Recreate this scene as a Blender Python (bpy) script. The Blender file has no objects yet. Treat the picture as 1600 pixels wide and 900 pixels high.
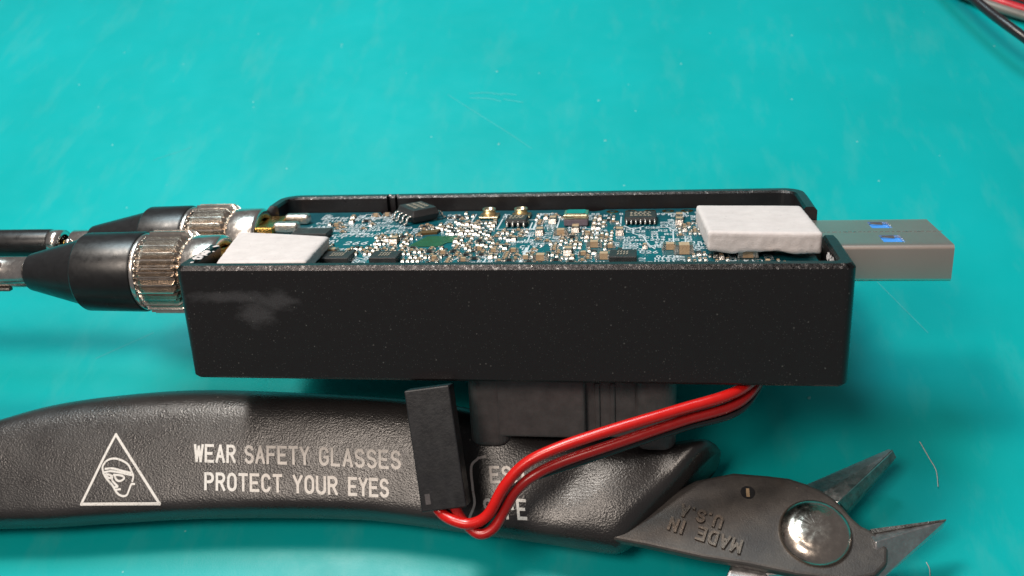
import bpy, bmesh, math, random
from mathutils import Vector, Matrix
random.seed(7)
S = bpy.context.scene
S.unit_settings.scale_length = 0.01            # one unit is one centimetre
R = math.radians

# ------------------------------------------------------------------ camera
cd = bpy.data.cameras.new('camera'); cam = bpy.data.objects.new('camera', cd); S.collection.objects.link(cam)
CAM_LOC = Vector((1.595, -6.658, 10.900))
CAM_ROT = Matrix(((0.989782, 0.000268, 0.142587), (0.092626, 0.759056, -0.644402), (-0.108404, 0.651025, 0.751276)))
cam.matrix_world = Matrix.Translation(CAM_LOC) @ CAM_ROT.to_4x4()
cd.sensor_width = 36; cd.lens = 32.33; cd.clip_start = 0.1; cd.clip_end = 2000
cd.dof.use_dof = True; cd.dof.focus_distance = 11.2; cd.dof.aperture_fstop = 0.42
S.camera = cam

# ------------------------------------------------------------------ world and lamps
w = bpy.data.worlds.new('World'); S.world = w; w.use_nodes = True
bg = w.node_tree.nodes['Background']; bg.inputs[0].default_value = (0.70, 0.66, 0.66, 1); bg.inputs[1].default_value = 0.22
def lamp(name, loc, target, size, power, col, size_y=None):
    l = bpy.data.lights.new(name, 'AREA'); o = bpy.data.objects.new(name, l); S.collection.objects.link(o)
    l.energy = power; l.color = col; l.size = size
    if size_y: l.shape = 'RECTANGLE'; l.size_y = size_y
    o.location = loc; o.rotation_euler = (Vector(target) - Vector(loc)).to_track_quat('-Z', 'Y').to_euler()
lamp('ceiling_lamp', (-9, -12, 31), (0, 0, 0), 9, 5000, (1.0, 0.86, 0.74))
lamp('bench_lamp', (-11, 7.5, 30), (0, 0, 0), 6, 6400, (1.0, 0.90, 0.80))
lamp('window_light', (-18, 34, 60), (-2, 8, 0), 20, 24500, (0.70, 0.92, 1.0))
S.view_settings.view_transform = 'Standard'; S.view_settings.look = 'None'
S.view_settings.exposure = 0; S.view_settings.gamma = 1

# ------------------------------------------------------------------ materials
def mat(name, col, rough=0.5, metal=0.0, spec=0.5):
    m = bpy.data.materials.new(name); m.use_nodes = True
    b = m.node_tree.nodes['Principled BSDF']
    b.inputs['Base Color'].default_value = (*col, 1); b.inputs['Roughness'].default_value = rough
    b.inputs['Metallic'].default_value = metal; b.inputs['Specular IOR Level'].default_value = spec
    return m
class NT:
    def __init__(s, m): s.t = m.node_tree; s.b = s.t.nodes['Principled BSDF']; s.tc = s.n('ShaderNodeTexCoord'); s.co = s.tc.outputs['Object']
    def n(s, ty, **k):
        x = s.t.nodes.new(ty)
        for a, v in k.items(): setattr(x, a, v)
        return x
    def link(s, a, b): s.t.links.new(a, b)
    def mapping(s, scale=(1, 1, 1), rot=(0, 0, 0), loc=(0, 0, 0), src=None):
        x = s.n('ShaderNodeMapping'); x.inputs['Scale'].default_value = scale; x.inputs['Rotation'].default_value = rot; x.inputs['Location'].default_value = loc
        s.link(src or s.co, x.inputs['Vector']); return x.outputs[0]
    def noise(s, scale, detail=3, rough=0.5, vec=None):
        x = s.n('ShaderNodeTexNoise'); x.inputs['Scale'].default_value = scale; x.inputs['Detail'].default_value = detail; x.inputs['Roughness'].default_value = rough
        s.link(vec or s.co, x.inputs['Vector']); return x.outputs['Fac']
    def vor(s, scale, feature='F1', vec=None, rnd=1.0):
        x = s.n('ShaderNodeTexVoronoi', feature=feature); x.inputs['Scale'].default_value = scale; x.inputs['Randomness'].default_value = rnd
        s.link(vec or s.co, x.inputs['Vector']); return x.outputs['Distance'], x.outputs.get('Color')
    def ramp(s, fac, stops, const=False):
        x = s.n('ShaderNodeValToRGB'); r = x.color_ramp
        if const: r.interpolation = 'CONSTANT'
        while len(r.elements) < len(stops): r.elements.new(0.5)
        for e, (p, c) in zip(r.elements, stops):
            e.position = p; e.color = (*c, 1) if not isinstance(c, (int, float)) else (c, c, c, 1)
        s.link(fac, x.inputs[0]); return x.outputs[0]
    def mix(s, fac, a, b, mode='MIX'):
        x = s.n('ShaderNodeMix', data_type='RGBA', blend_type=mode)
        for v, i in ((fac, 0), (a, 6), (b, 7)):
            if hasattr(v, 'is_output'): s.link(v, x.inputs[i])
            elif isinstance(v, (int, float)): x.inputs[i].default_value = v
            else: x.inputs[i].default_value = (*v, 1)
        return x.outputs[2]
    def math(s, op, a, b=0.0, c=None):
        x = s.n('ShaderNodeMath', operation=op)
        for i, v in enumerate((a, b) if c is None else (a, b, c)):
            if hasattr(v, 'is_output'): s.link(v, x.inputs[i])
            else: x.inputs[i].default_value = v
        return x.outputs[0]
    def bump(s, h, strength=0.3, dist=0.01, chain=None):
        x = s.n('ShaderNodeBump'); x.inputs['Strength'].default_value = strength; x.inputs['Distance'].default_value = dist
        s.link(h, x.inputs['Height'])
        if chain: s.link(chain, x.inputs['Normal'])
        s.link(x.outputs[0], s.b.inputs['Normal']); return x.outputs[0]
    def col(s, o): s.link(o, s.b.inputs['Base Color'])
    def rough(s, o): s.link(o, s.b.inputs['Roughness'])

def m_mat():
    m = mat('green_mat_vinyl', (0.0, 0.36, 0.33), 0.42, 0, 0.26); t = NT(m)
    base = t.ramp(t.noise(0.35, 4), [(0.3, (0.0005, 0.38, 0.385)), (0.7, (0.001, 0.43, 0.445))])
    smear = t.ramp(t.noise(1.6, 5, 0.65, t.mapping((1, 0.35, 1), (0, 0, 0.5))), [(0.52, 0.0), (0.9, 0.26)])
    c = t.mix(smear, base, (0.16, 0.46, 0.43))
    d, cc = t.vor(1.5); sel = t.ramp(cc, [(0.0, 1.0), (0.42, 0.0)], True)
    dn = t.math('ADD', d, t.math('MULTIPLY', t.noise(14, 2), 0.05))
    spot = t.math('MULTIPLY', t.ramp(dn, [(0.05, 0.75), (0.075, 0.0)]), sel)
    c = t.mix(spot, c, (0.22, 0.55, 0.53))
    d2, c2 = t.vor(5.0); sel2 = t.ramp(c2, [(0.0, 1.0), (0.13, 0.0)], True)
    c = t.mix(t.math('MULTIPLY', t.ramp(d2, [(0.07, 0.6), (0.11, 0.0)]), sel2), c, (0.3, 0.58, 0.56))
    t.col(c)
    t.rough(t.ramp(t.noise(2.2, 5, 0.6), [(0.3, 0.31), (0.7, 0.42)]))
    b1 = t.bump(t.noise(34, 4, 0.65), 0.22, 0.008)
    b2 = t.bump(t.noise(2.2, 2), 0.08, 0.05, b1)
    ring = t.math('MULTIPLY', t.ramp(dn, [(0.03, 0.0), (0.055, 1.0), (0.08, 0.0)]), sel)
    t.bump(ring, 0.5, 0.02, b2)
    return m
def m_anod():
    m = mat('black_anodised_aluminium', (0.015, 0.0125, 0.0135), 0.40, 0.0, 0.4); t = NT(m)
    # pale rubbed patch on the front face, dust specks everywhere
    sep = t.n('ShaderNodeSeparateXYZ'); t.link(t.co, sep.inputs[0]); X, Y, Z = sep.outputs
    nz = t.noise(7.0, 6, 0.7, t.mapping((0.7, 1, 1.5), (0, 0.5, 0)))
    def blob(cx, cz, rx, rz):
        a = t.math('DIVIDE', t.math('SUBTRACT', X, cx), rx); b = t.math('DIVIDE', t.math('SUBTRACT', Z, cz), rz)
        return t.math('SUBTRACT', 1.0, t.math('SQRT', t.math('ADD', t.math('MULTIPLY', a, a), t.math('MULTIPLY', b, b))))
    f = t.math('MAXIMUM', blob(-3.1, -0.37, 0.80, 0.09), t.math('MAXIMUM', blob(-2.62, -0.42, 0.36, 0.14), blob(-2.85, -0.58, 0.27, 0.20)))
    f = t.math('ADD', f, t.math('MULTIPLY', t.math('SUBTRACT', nz, 0.5), 1.7))
    front = t.math('LESS_THAN', Y, 0.01)
    smear = t.math('MULTIPLY', t.ramp(f, [(0.02, 0.0), (0.7, 0.9)]), front)
    grain = t.ramp(t.noise(60, 3, 0.7), [(0.3, 0.45), (0.7, 1.0)])
    smear = t.math('MULTIPLY', smear, grain)
    c = t.mix(smear, (0.015, 0.0125, 0.0135), (0.070, 0.066, 0.071))
    d, cc = t.vor(14.0); sel = t.ramp(cc, [(0.0, 1.0), (0.16, 0.0)], True)
    sp = t.math('MULTIPLY', t.ramp(d, [(0.07, 0.7), (0.15, 0.0)]), sel)
    c = t.mix(sp, c, (0.13, 0.125, 0.12))
    d3, c3 = t.vor(42.0); sel3 = t.ramp(c3, [(0.0, 1.0), (0.22, 0.0)], True)
    c = t.mix(t.math('MULTIPLY', t.ramp(d3, [(0.12, 0.5), (0.24, 0.0)]), sel3), c, (0.10, 0.10, 0.10))
    t.col(c)
    t.rough(t.ramp(t.noise(9, 5, 0.7), [(0.3, 0.26), (0.7, 0.38)]))
    b1 = t.bump(t.noise(55, 3, 0.6), 0.14, 0.005)
    t.bump(t.noise(30, 2, 0.5, t.mapping((3.0, 3.0, 0.15))), 0.12, 0.006, b1)
    return m
def m_rim():
    m = mat('worn_highlit_edge', (0.30, 0.27, 0.26), 0.36, 1.0); t = NT(m)
    t.col(t.ramp(t.noise(22, 5, 0.8), [(0.35, (0.02, 0.02, 0.02)), (0.57, (0.055, 0.05, 0.05)), (0.74, (0.50, 0.46, 0.44))]))  # pale tones: worn edge, with the lamp highlight on the chamfer painted in
    t.rough(t.ramp(t.noise(30, 3), [(0.3, 0.22), (0.7, 0.5)]))
    t.bump(t.noise(60, 3, 0.7), 0.6, 0.008)
    return m
def m_grip():
    m = mat('black_grip_plastic', (0.012, 0.0115, 0.012), 0.40, 0, 0.75); t = NT(m)
    mp = t.mapping((1, 1.25, 1))
    n = t.noise(46, 3, 0.55, mp)
    d, _ = t.vor(42, 'SMOOTH_F1', mp)
    h = t.math('ADD', t.math('MULTIPLY', n, 1.1), t.math('MULTIPLY', d, 0.8))
    b1 = t.bump(h, 0.40, 0.008)
    t.bump(t.noise(1.7, 3), 0.12, 0.06, b1)
    t.rough(t.ramp(t.noise(3, 5, 0.6), [(0.3, 0.24), (0.7, 0.36)]))
    d2, c2 = t.vor(11.0); sel = t.ramp(c2, [(0.0, 1.0), (0.12, 0.0)], True)
    base = t.ramp(t.noise(1.1, 4), [(0.35, (0.018, 0.0165, 0.017)), (0.7, (0.028, 0.0255, 0.0255))])
    c = t.mix(t.math('MULTIPLY', t.ramp(d2, [(0.07, 0.9), (0.13, 0.0)]), sel), base, (0.22, 0.21, 0.20))
    t.col(c); return m
def m_steel_black():
    m = mat('blackened_steel', (0.035, 0.032, 0.032), 0.45, 0.55); t = NT(m)
    c = t.ramp(t.noise(2.4, 5, 0.6), [(0.3, (0.065, 0.061, 0.061)), (0.62, (0.105, 0.095, 0.088)), (0.85, (0.15, 0.12, 0.10))])
    d2, c2 = t.vor(16.0); sel = t.ramp(c2, [(0.0, 1.0), (0.18, 0.0)], True)
    c = t.mix(t.math('MULTIPLY', t.ramp(d2, [(0.07, 0.8), (0.15, 0.0)]), sel), c, (0.38, 0.30, 0.24))
    t.col(c); t.rough(t.ramp(t.noise(12, 4), [(0.3, 0.38), (0.7, 0.56)]))
    t.bump(t.noise(45, 3, 0.7), 0.35, 0.01); return m
def m_metal(name, col, rough, bscale=40, bs=0.1, var=0.25):
    m = mat(name, col, rough, 1.0); t = NT(m)
    lo = tuple(c * (1 - var) for c in col)
    t.col(t.ramp(t.noise(8, 5, 0.7), [(0.3, lo), (0.7, col)]))
    t.rough(t.ramp(t.noise(14, 4, 0.7), [(0.3, rough * 0.75), (0.7, min(1, rough * 1.35))]))
    t.bump(t.noise(bscale, 3, 0.6), bs, 0.008); return m
def m_plain(name, col, rough, bscale=40, bs=0.15, var=0.2, spec=0.5):
    m = mat(name, col, rough, 0.0, spec); t = NT(m)
    t.col(t.ramp(t.noise(6, 5, 0.65), [(0.3, tuple(c * (1 - var) for c in col)), (0.7, tuple(min(1, c * (1 + var * 0.4)) for c in col))]))
    t.rough(t.ramp(t.noise(11, 4, 0.6), [(0.3, rough * 0.8), (0.7, min(1, rough * 1.2))]))
    t.bump(t.noise(bscale, 4, 0.6), bs, 0.012); return m
def m_print():
    m = mat('off_white_print', (0.66, 0.62, 0.58), 0.5); t = NT(m)
    wear = t.math('ADD', t.math('MULTIPLY', t.noise(34, 4, 0.7), 0.75), t.math('MULTIPLY', t.noise(3, 2), 0.25))
    t.col(t.ramp(wear, [(0.27, (0.05, 0.047, 0.045)), (0.35, (0.45, 0.42, 0.39)), (0.47, (0.72, 0.68, 0.64))]))
    t.bump(t.noise(46, 3, 0.55), 0.5, 0.008); return m
def m_shell():
    m = mat('satin_nickel_shell', (0.74, 0.655, 0.60), 0.40, 1.0); t = NT(m)
    t.col(t.ramp(t.noise(1.2, 2), [(0.3, (0.76, 0.645, 0.57)), (0.7, (0.82, 0.705, 0.63))]))
    t.bump(t.noise(160, 2, 0.5), 0.10, 0.003); return m
def m_pad():
    m = mat('grey_white_thermal_pad', (0.68, 0.62, 0.61), 0.75, 0, 0.25); t = NT(m)
    c = t.ramp(t.noise(5, 5, 0.7), [(0.3, (0.60, 0.545, 0.535)), (0.7, (0.70, 0.64, 0.63))])
    d2, c2 = t.vor(20.0); sel = t.ramp(c2, [(0.0, 1.0), (0.16, 0.0)], True)
    c = t.mix(t.math('MULTIPLY', t.ramp(d2, [(0.10, 0.6), (0.22, 0.0)]), sel), c, (0.33, 0.29, 0.27))
    t.col(c); b1 = t.bump(t.noise(45, 3, 0.6), 0.3, 0.010); t.bump(t.noise(2.5, 2), 0.25, 0.04, b1); return m
def m_pcb():
    m = mat('blue_green_solder_mask', (0.004, 0.085, 0.115), 0.30); t = NT(m)
    wv = t.math('ADD', t.noise(9, 3), 0.0)
    d, cc = t.vor(9.0, vec=t.mapping((1, 2.2, 1)))
    tr = t.ramp(cc, [(0.0, (0.003, 0.060, 0.085)), (0.45, (0.004, 0.10, 0.125)), (0.8, (0.006, 0.13, 0.145))], True)
    t.col(t.mix(0.45, (0.004, 0.085, 0.112), tr)); t.bump(t.noise(35, 2), 0.2, 0.01); return m

M = dict(mat=m_mat(), anod=m_anod(), rim=m_rim(), grip=m_grip(), dsteel=m_steel_black(), pad=m_pad(), pcb=m_pcb(),
    print=m_print(), silk=m_plain('white_silkscreen', (0.62, 0.70, 0.74), 0.6, 30, 0.1, 0.1),
    shell=m_shell(), steel=m_metal('polished_nickel', (0.90, 0.84, 0.78), 0.22, 30, 0.08, 0.3),
    worn=m_metal('worn_steel', (0.20, 0.165, 0.14), 0.42, 60, 0.3), endcap=m_metal('tinned_end', (0.62, 0.58, 0.53), 0.34, 60, 1.0, 0.4), knurl=m_metal('nickel_knurling', (0.80, 0.73, 0.66), 0.18, 60, 0.12, 0.25), rivet=m_metal('hammered_rivet_steel', (0.62, 0.55, 0.48), 0.22, 5, 0.35, 0.25),
    jaw=m_metal('ground_tool_steel', (0.66, 0.64, 0.64), 0.38, 50, 0.3, 0.3), edge=m_metal('rough_cut_steel', (0.34, 0.32, 0.30), 0.45, 40, 1.0, 0.6),
    gold=m_metal('gold_plating', (0.80, 0.50, 0.14), 0.25, 30, 0.3), tin=m_metal('shiny_solder', (0.70, 0.655, 0.61), 0.34, 34, 1.0, 0.15),
    cream=m_metal('pale_gold_plating', (0.88, 0.72, 0.48), 0.30, 25, 0.2, 0.2), lid=m_metal('mirror_lid', (0.62, 0.66, 0.55), 0.12, 20, 0.1, 0.2),
    cer=m_plain('tan_ceramic', (0.52, 0.36, 0.22), 0.40, 40, 0.2), resin=m_plain('black_epoxy', (0.030, 0.029, 0.030), 0.48, 60, 0.5, 0.3),
    purple=m_plain('mauve_ceramic', (0.17, 0.13, 0.16), 0.45), green=m_plain('bare_green_laminate', (0.022, 0.095, 0.03), 0.4), brown=m_plain('brown_flux_residue', (0.13, 0.07, 0.02), 0.4),
    sleeve=m_plain('black_plastic_sleeve', (0.012, 0.012, 0.013), 0.33, 20, 0.06, 0.3), fan=m_plain('matt_black_fan_plastic', (0.10, 0.088, 0.09), 0.42, 40, 0.3, 0.3),
    plug=m_plain('black_connector_plastic', (0.016, 0.016, 0.018), 0.40, 30, 0.2, 0.3), red=m_plain('red_wire_insulation', (0.62, 0.010, 0.008), 0.26, 12, 0.05, 0.1),
    redd=m_plain('dull_red_wire_insulation', (0.42, 0.012, 0.012), 0.28, 12, 0.05, 0.1), blackwire=m_plain('black_wire_insulation', (0.020, 0.016, 0.018), 0.28, 12, 0.05), pink=m_plain('pinkish_red_insulation', (0.70, 0.04, 0.06), 0.28, 12, 0.05),
    greyw=m_plain('grey_wire_insulation', (0.22, 0.20, 0.18), 0.35), blue=m_plain('blue_plastic', (0.06, 0.34, 1.0), 0.35, 20, 0.1), fibre=m_plain('white_lint', (0.55, 0.62, 0.60), 0.8),
    scr=m_plain('pale_scuff', (0.05, 0.47, 0.48), 0.5, 20, 0.3), mark=m_plain('chip_marking_ink', (0.42, 0.36, 0.28), 0.6), inside=m_plain('painted_glint', (0.42, 0.30, 0.18), 0.5))

# ------------------------------------------------------------------ helpers
COL = S.collection
def link_mesh(name, bm, mats, parent=None, smooth=False, recalc=True):
    if recalc: bmesh.ops.recalc_face_normals(bm, faces=bm.faces[:])
    me = bpy.data.meshes.new(name); bm.to_mesh(me); bm.free()
    for m in (mats if isinstance(mats, (list, tuple)) else [mats]): me.materials.append(m)
    if smooth:
        for p in me.polygons: p.use_smooth = True
    o = bpy.data.objects.new(name, me); COL.objects.link(o)
    if parent: o.parent = parent
    return o
def bevel(o, wd, seg=2, ang=35):
    m = o.modifiers.new('bevel', 'BEVEL'); m.width = wd; m.segments = seg; m.limit_method = 'ANGLE'; m.angle_limit = R(ang); return o
TILT = R(-30); BOX_O = Vector((0, 0, 3.512))
BOXM = Matrix.Translation(BOX_O) @ Matrix.Rotation(TILT, 4, 'X')
def thing(name, label, cat, loc=(0, 0, 0), inbox=False, group=None, rot=None):
    o = bpy.data.objects.new(name, None); COL.objects.link(o); o.empty_display_size = 0.3
    if inbox: o.matrix_world = BOXM @ Matrix.Translation(loc)
    else: o.location = loc
    o['label'] = label; o['category'] = cat
    if group: o['group'] = group
    return o
def tag(o, label, cat, group=None):
    o['label'] = label; o['category'] = cat
    if group: o['group'] = group
    return o
def box(bm, x0, x1, y0, y1, z0, z1, mi=0, mtx=None):
    vs = [bm.verts.new(p) for p in ((x0, y0, z0), (x1, y0, z0), (x1, y1, z0), (x0, y1, z0), (x0, y0, z1), (x1, y0, z1), (x1, y1, z1), (x0, y1, z1))]
    if mtx is not None:
        for v in vs: v.co = mtx @ v.co
    for q in ((3, 2, 1, 0), (4, 5, 6, 7), (0, 1, 5, 4), (1, 2, 6, 5), (2, 3, 7, 6), (3, 0, 4, 7)):
        f = bm.faces.new([vs[i] for i in q]); f.material_index = mi
    return vs
def prism(bm, pts, z0, z1, mi=0):
    a = [bm.verts.new((x, y, z0)) for x, y in pts]; b = [bm.verts.new((x, y, z1)) for x, y in pts]
    n = len(pts); bm.faces.new(a[::-1]).material_index = mi; bm.faces.new(b).material_index = mi
    for i in range(n): bm.faces.new((a[i], a[(i + 1) % n], b[(i + 1) % n], b[i])).material_index = mi
def hull(bm, pts):
    vs = [bm.verts.new(p) for p in pts]; bmesh.ops.convex_hull(bm, input=vs)
def lathe_x(bm, prof, n=64, mi=0, closed=True):
    """prof: (x, r) list turned about the X axis"""
    rings = []
    for x, r in prof:
        rings.append([bm.verts.new((x, r * math.cos(2 * math.pi * k / n), r * math.sin(2 * math.pi * k / n))) for k in range(n)])
    for a, b in zip(rings, rings[1:]):
        for k in range(n): bm.faces.new((a[k], a[(k + 1) % n], b[(k + 1) % n], b[k])).material_index = mi
    if closed:
        bm.faces.new(rings[0]).material_index = mi; bm.faces.new(rings[-1][::-1]).material_index = mi
def smooth_path(pts, n=12):
    P = [Vector(p) for p in pts]; P = [P[0] * 2 - P[1]] + P + [P[-1] * 2 - P[-2]]; out = []
    for i in range(1, len(P) - 2):
        for k in range(n):
            t = k / n; a, b, c, d = P[i - 1], P[i], P[i + 1], P[i + 2]
            out.append(0.5 * ((2 * b) + (c - a) * t + (2 * a - 5 * b + 4 * c - d) * t * t + (3 * b - a - 3 * c + d) * t ** 3))
    out.append(P[-2]); return out
def tube(bm, pts, r, n=14, mi=0, cyc=False):
    rings = []; up = None; N = len(pts)
    for i, p in enumerate(pts):
        a = pts[(i - 1) % N] if cyc else pts[max(i - 1, 0)]; b = pts[(i + 1) % N] if cyc else pts[min(i + 1, N - 1)]
        t = (b - a).normalized()
        if up is None: up = t.orthogonal().normalized()
        up = (up - t * up.dot(t)).normalized(); s = t.cross(up)
        rings.append([bm.verts.new(p + (up * math.cos(2 * math.pi * k / n) + s * math.sin(2 * math.pi * k / n)) * r) for k in range(n)])
    pr = list(zip(rings, rings[1:])) + ([(rings[-1], rings[0])] if cyc and False else [])
    for a, b in pr:
        for k in range(n): bm.faces.new((a[k], a[(k + 1) % n], b[(k + 1) % n], b[k])).material_index = mi
    if not cyc: bm.faces.new(rings[0][::-1]).material_index = mi; bm.faces.new(rings[-1]).material_index = mi
def arc(cx, cy, rx, ry, a0, a1, n=8):
    return [(cx + rx * math.cos(R(a0 + (a1 - a0) * k / n)), cy + ry * math.sin(R(a0 + (a1 - a0) * k / n))) for k in range(n + 1)]
# single-stroke capitals on a 0.62 x 1 cell
W_ = 0.56
FONT = {
 'W': [[(0, 1), (0.14, 0), (0.30, 0.9), (0.46, 0), (0.60, 1)]], 'E': [[(W_, 1), (0, 1), (0, 0), (W_, 0)], [(0, .5), (.45, .5)]],
 'A': [[(0, 0), (0.28, 1), (0.56, 0)], [(0.1, .33), (.46, .33)]], 'R': [[(0, 0), (0, 1), (.3, 1)] + arc(.3, .75, .24, .25, 90, -90) + [(0, .5)], [(.28, .5), (.55, 0)]],
 'S': [arc(.28, .75, .26, .25, 20, 270)[:] + arc(.28, .25, .27, .25, 90, -160)[1:]], 'F': [[(W_, 1), (0, 1), (0, 0)], [(0, .52), (.45, .52)]],
 'T': [[(0, 1), (.56, 1)], [(.28, 1), (.28, 0)]], 'Y': [[(0, 1), (.28, .48), (.56, 1)], [(.28, .48), (.28, 0)]],
 'G': [arc(.28, .68, .27, .32, 20, 180) + arc(.28, .32, .27, .32, 180, 360)[:] + [(.55, .45), (.32, .45)]], 'L': [[(0, 1), (0, 0), (.5, 0)]],
 'P': [[(0, 0), (0, 1), (.3, 1)] + arc(.3, .74, .24, .26, 90, -90) + [(0, .48)]], 'O': [arc(.28, .68, .27, .32, 0, 180) + arc(.28, .32, .27, .32, 180, 360) + [(.55, .68)]],
 'C': [arc(.28, .68, .27, .32, 25, 180) + arc(.28, .32, .27, .32, 180, 335)], 'U': [[(0, 1)] + arc(.28, .28, .28, .28, 180, 360) + [(.56, 1)]],
 'M': [[(0, 0), (0, 1), (.3, .35), (.6, 1), (.6, 0)]], 'D': [[(0, 0), (0, 1), (.25, 1)] + arc(.25, .5, .3, .5, 90, -90) + [(0, 0)]],
 'I': [[(.28, 0), (.28, 1)]], 'N': [[(0, 0), (0, 1), (.54, 0), (.54, 1)]], '.': [[(.1, 0), (.1, .06)]], ' ': [],
 '1': [[(.1, .8), (.28, 1), (.28, 0)]], '2': [arc(.28, .72, .26, .28, 170, -20) + [(0, 0), (.56, 0)]], '3': [arc(.26, .75, .26, .25, 160, -90), arc(.26, .25, .28, .25, 90, -160)],
 '4': [[(.42, 0), (.42, 1), (0, .3), (.58, .3)]], '5': [[(.52, 1), (.06, 1), (.04, .55)] + arc(.26, .3, .28, .3, 100, -150)], '6': [[(.45, 1), (.06, .45)] + arc(.28, .28, .26, .28, 140, -220)],
 '7': [[(0, 1), (.56, 1), (.2, 0)]], '8': [arc(.28, .75, .22, .25, 0, 360), arc(.28, .25, .27, .25, 0, 360)], '9': [[(.1, 0), (.52, .6)] + arc(.28, .72, .26, .28, -20, 340)], '0': [arc(.28, .5, .27, .5, 0, 360, 12)]}
_k = [0]
def stroke(bm, pts, wd, place, sub=1, mi=0, lift=0.0004):
    """flat ribbon along pts (2-D), each vertex sent through place(x, y, lift)"""
    for (x0, y0), (x1, y1) in zip(pts, pts[1:]):
        d = math.hypot(x1 - x0, y1 - y0)
        if d < 1e-6: continue
        ux, uy = (x1 - x0) / d, (y1 - y0) / d; e = wd * 0.42; nx, ny = -uy * wd / 2, ux * wd / 2
        _k[0] = (_k[0] + 1) % 9; li = lift * _k[0]
        n = max(1, int(d / sub)); row = []
        for k in range(n + 1):
            t = -e + (d + 2 * e) * k / n; cx, cy = x0 + ux * t, y0 + uy * t
            row.append([bm.verts.new(place(cx + s * nx, cy + s * ny, li)) for s in (1, 0, -1)])
        for a, b in zip(row, row[1:]):
            for j in (0, 1): bm.faces.new((a[j], a[j + 1], b[j + 1], b[j])).material_index = mi
def text(bm, s, x, y, h, wd, place, ang=0.0, gap=0.86, wx=1.0, **k):
    ca, sa = math.cos(ang), math.sin(ang); cx = 0
    for ch in s:
        for pl in FONT.get(ch, []):
            stroke(bm, [(x + ca * (cx + px * h * wx) - sa * py * h, y + sa * (cx + px * h * wx) + ca * py * h) for px, py in pl], wd, place, **k)
        cx += h * wx * (gap if ch not in ' .I' else (0.55 if ch == ' ' else 0.5 if ch == '.' else gap * 0.8))
    return cx

# ------------------------------------------------------------------ the setting: one sheet of green mat
bm = bmesh.new(); bmesh.ops.create_grid(bm, x_segments=2, y_segments=2, size=120)
g = link_mesh('work_mat', bm, M['mat']); g['kind'] = 'structure'; g['label'] = 'glossy green work mat under everything'
bm = bmesh.new()
flat = lambda x, y, l: (x, y, 0.0025 + l * 0.3)
def scratch(pts, wd): stroke(bm, [(p.x, p.y) for p in smooth_path([(x, y, 0) for x, y in pts], 5)], wd, flat)
scratch([(-1.78, 7.68), (-1.44, 7.69), (-1.12, 7.61)], 0.020)
scratch([(-1.74, 7.54), (-1.36, 7.5), (-1.14, 7.41)], 0.020)
scratch([(-1.13, 7.65), (-0.85, 7.6)], 0.020)
scratch([(-1.08, 7.47), (-0.71, 7.36)], 0.020)
scratch([(-2.2, 7.66), (-1.49, 7.01), (-0.95, 6.52), (-0.43, 6.02)], 0.012)
scratch([(5.05, 2.81), (5.59, 1.85)], 0.012)
scratch([(-7.72, 5.92), (-7.05, 6.27)], 0.012)
scratch([(-6.96, 1.23), (-6.18, 1.75)], 0.012)
sc = link_mesh('scuff_marks', bm, M['scr'], g); sc['kind'] = 'stuff'

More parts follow.
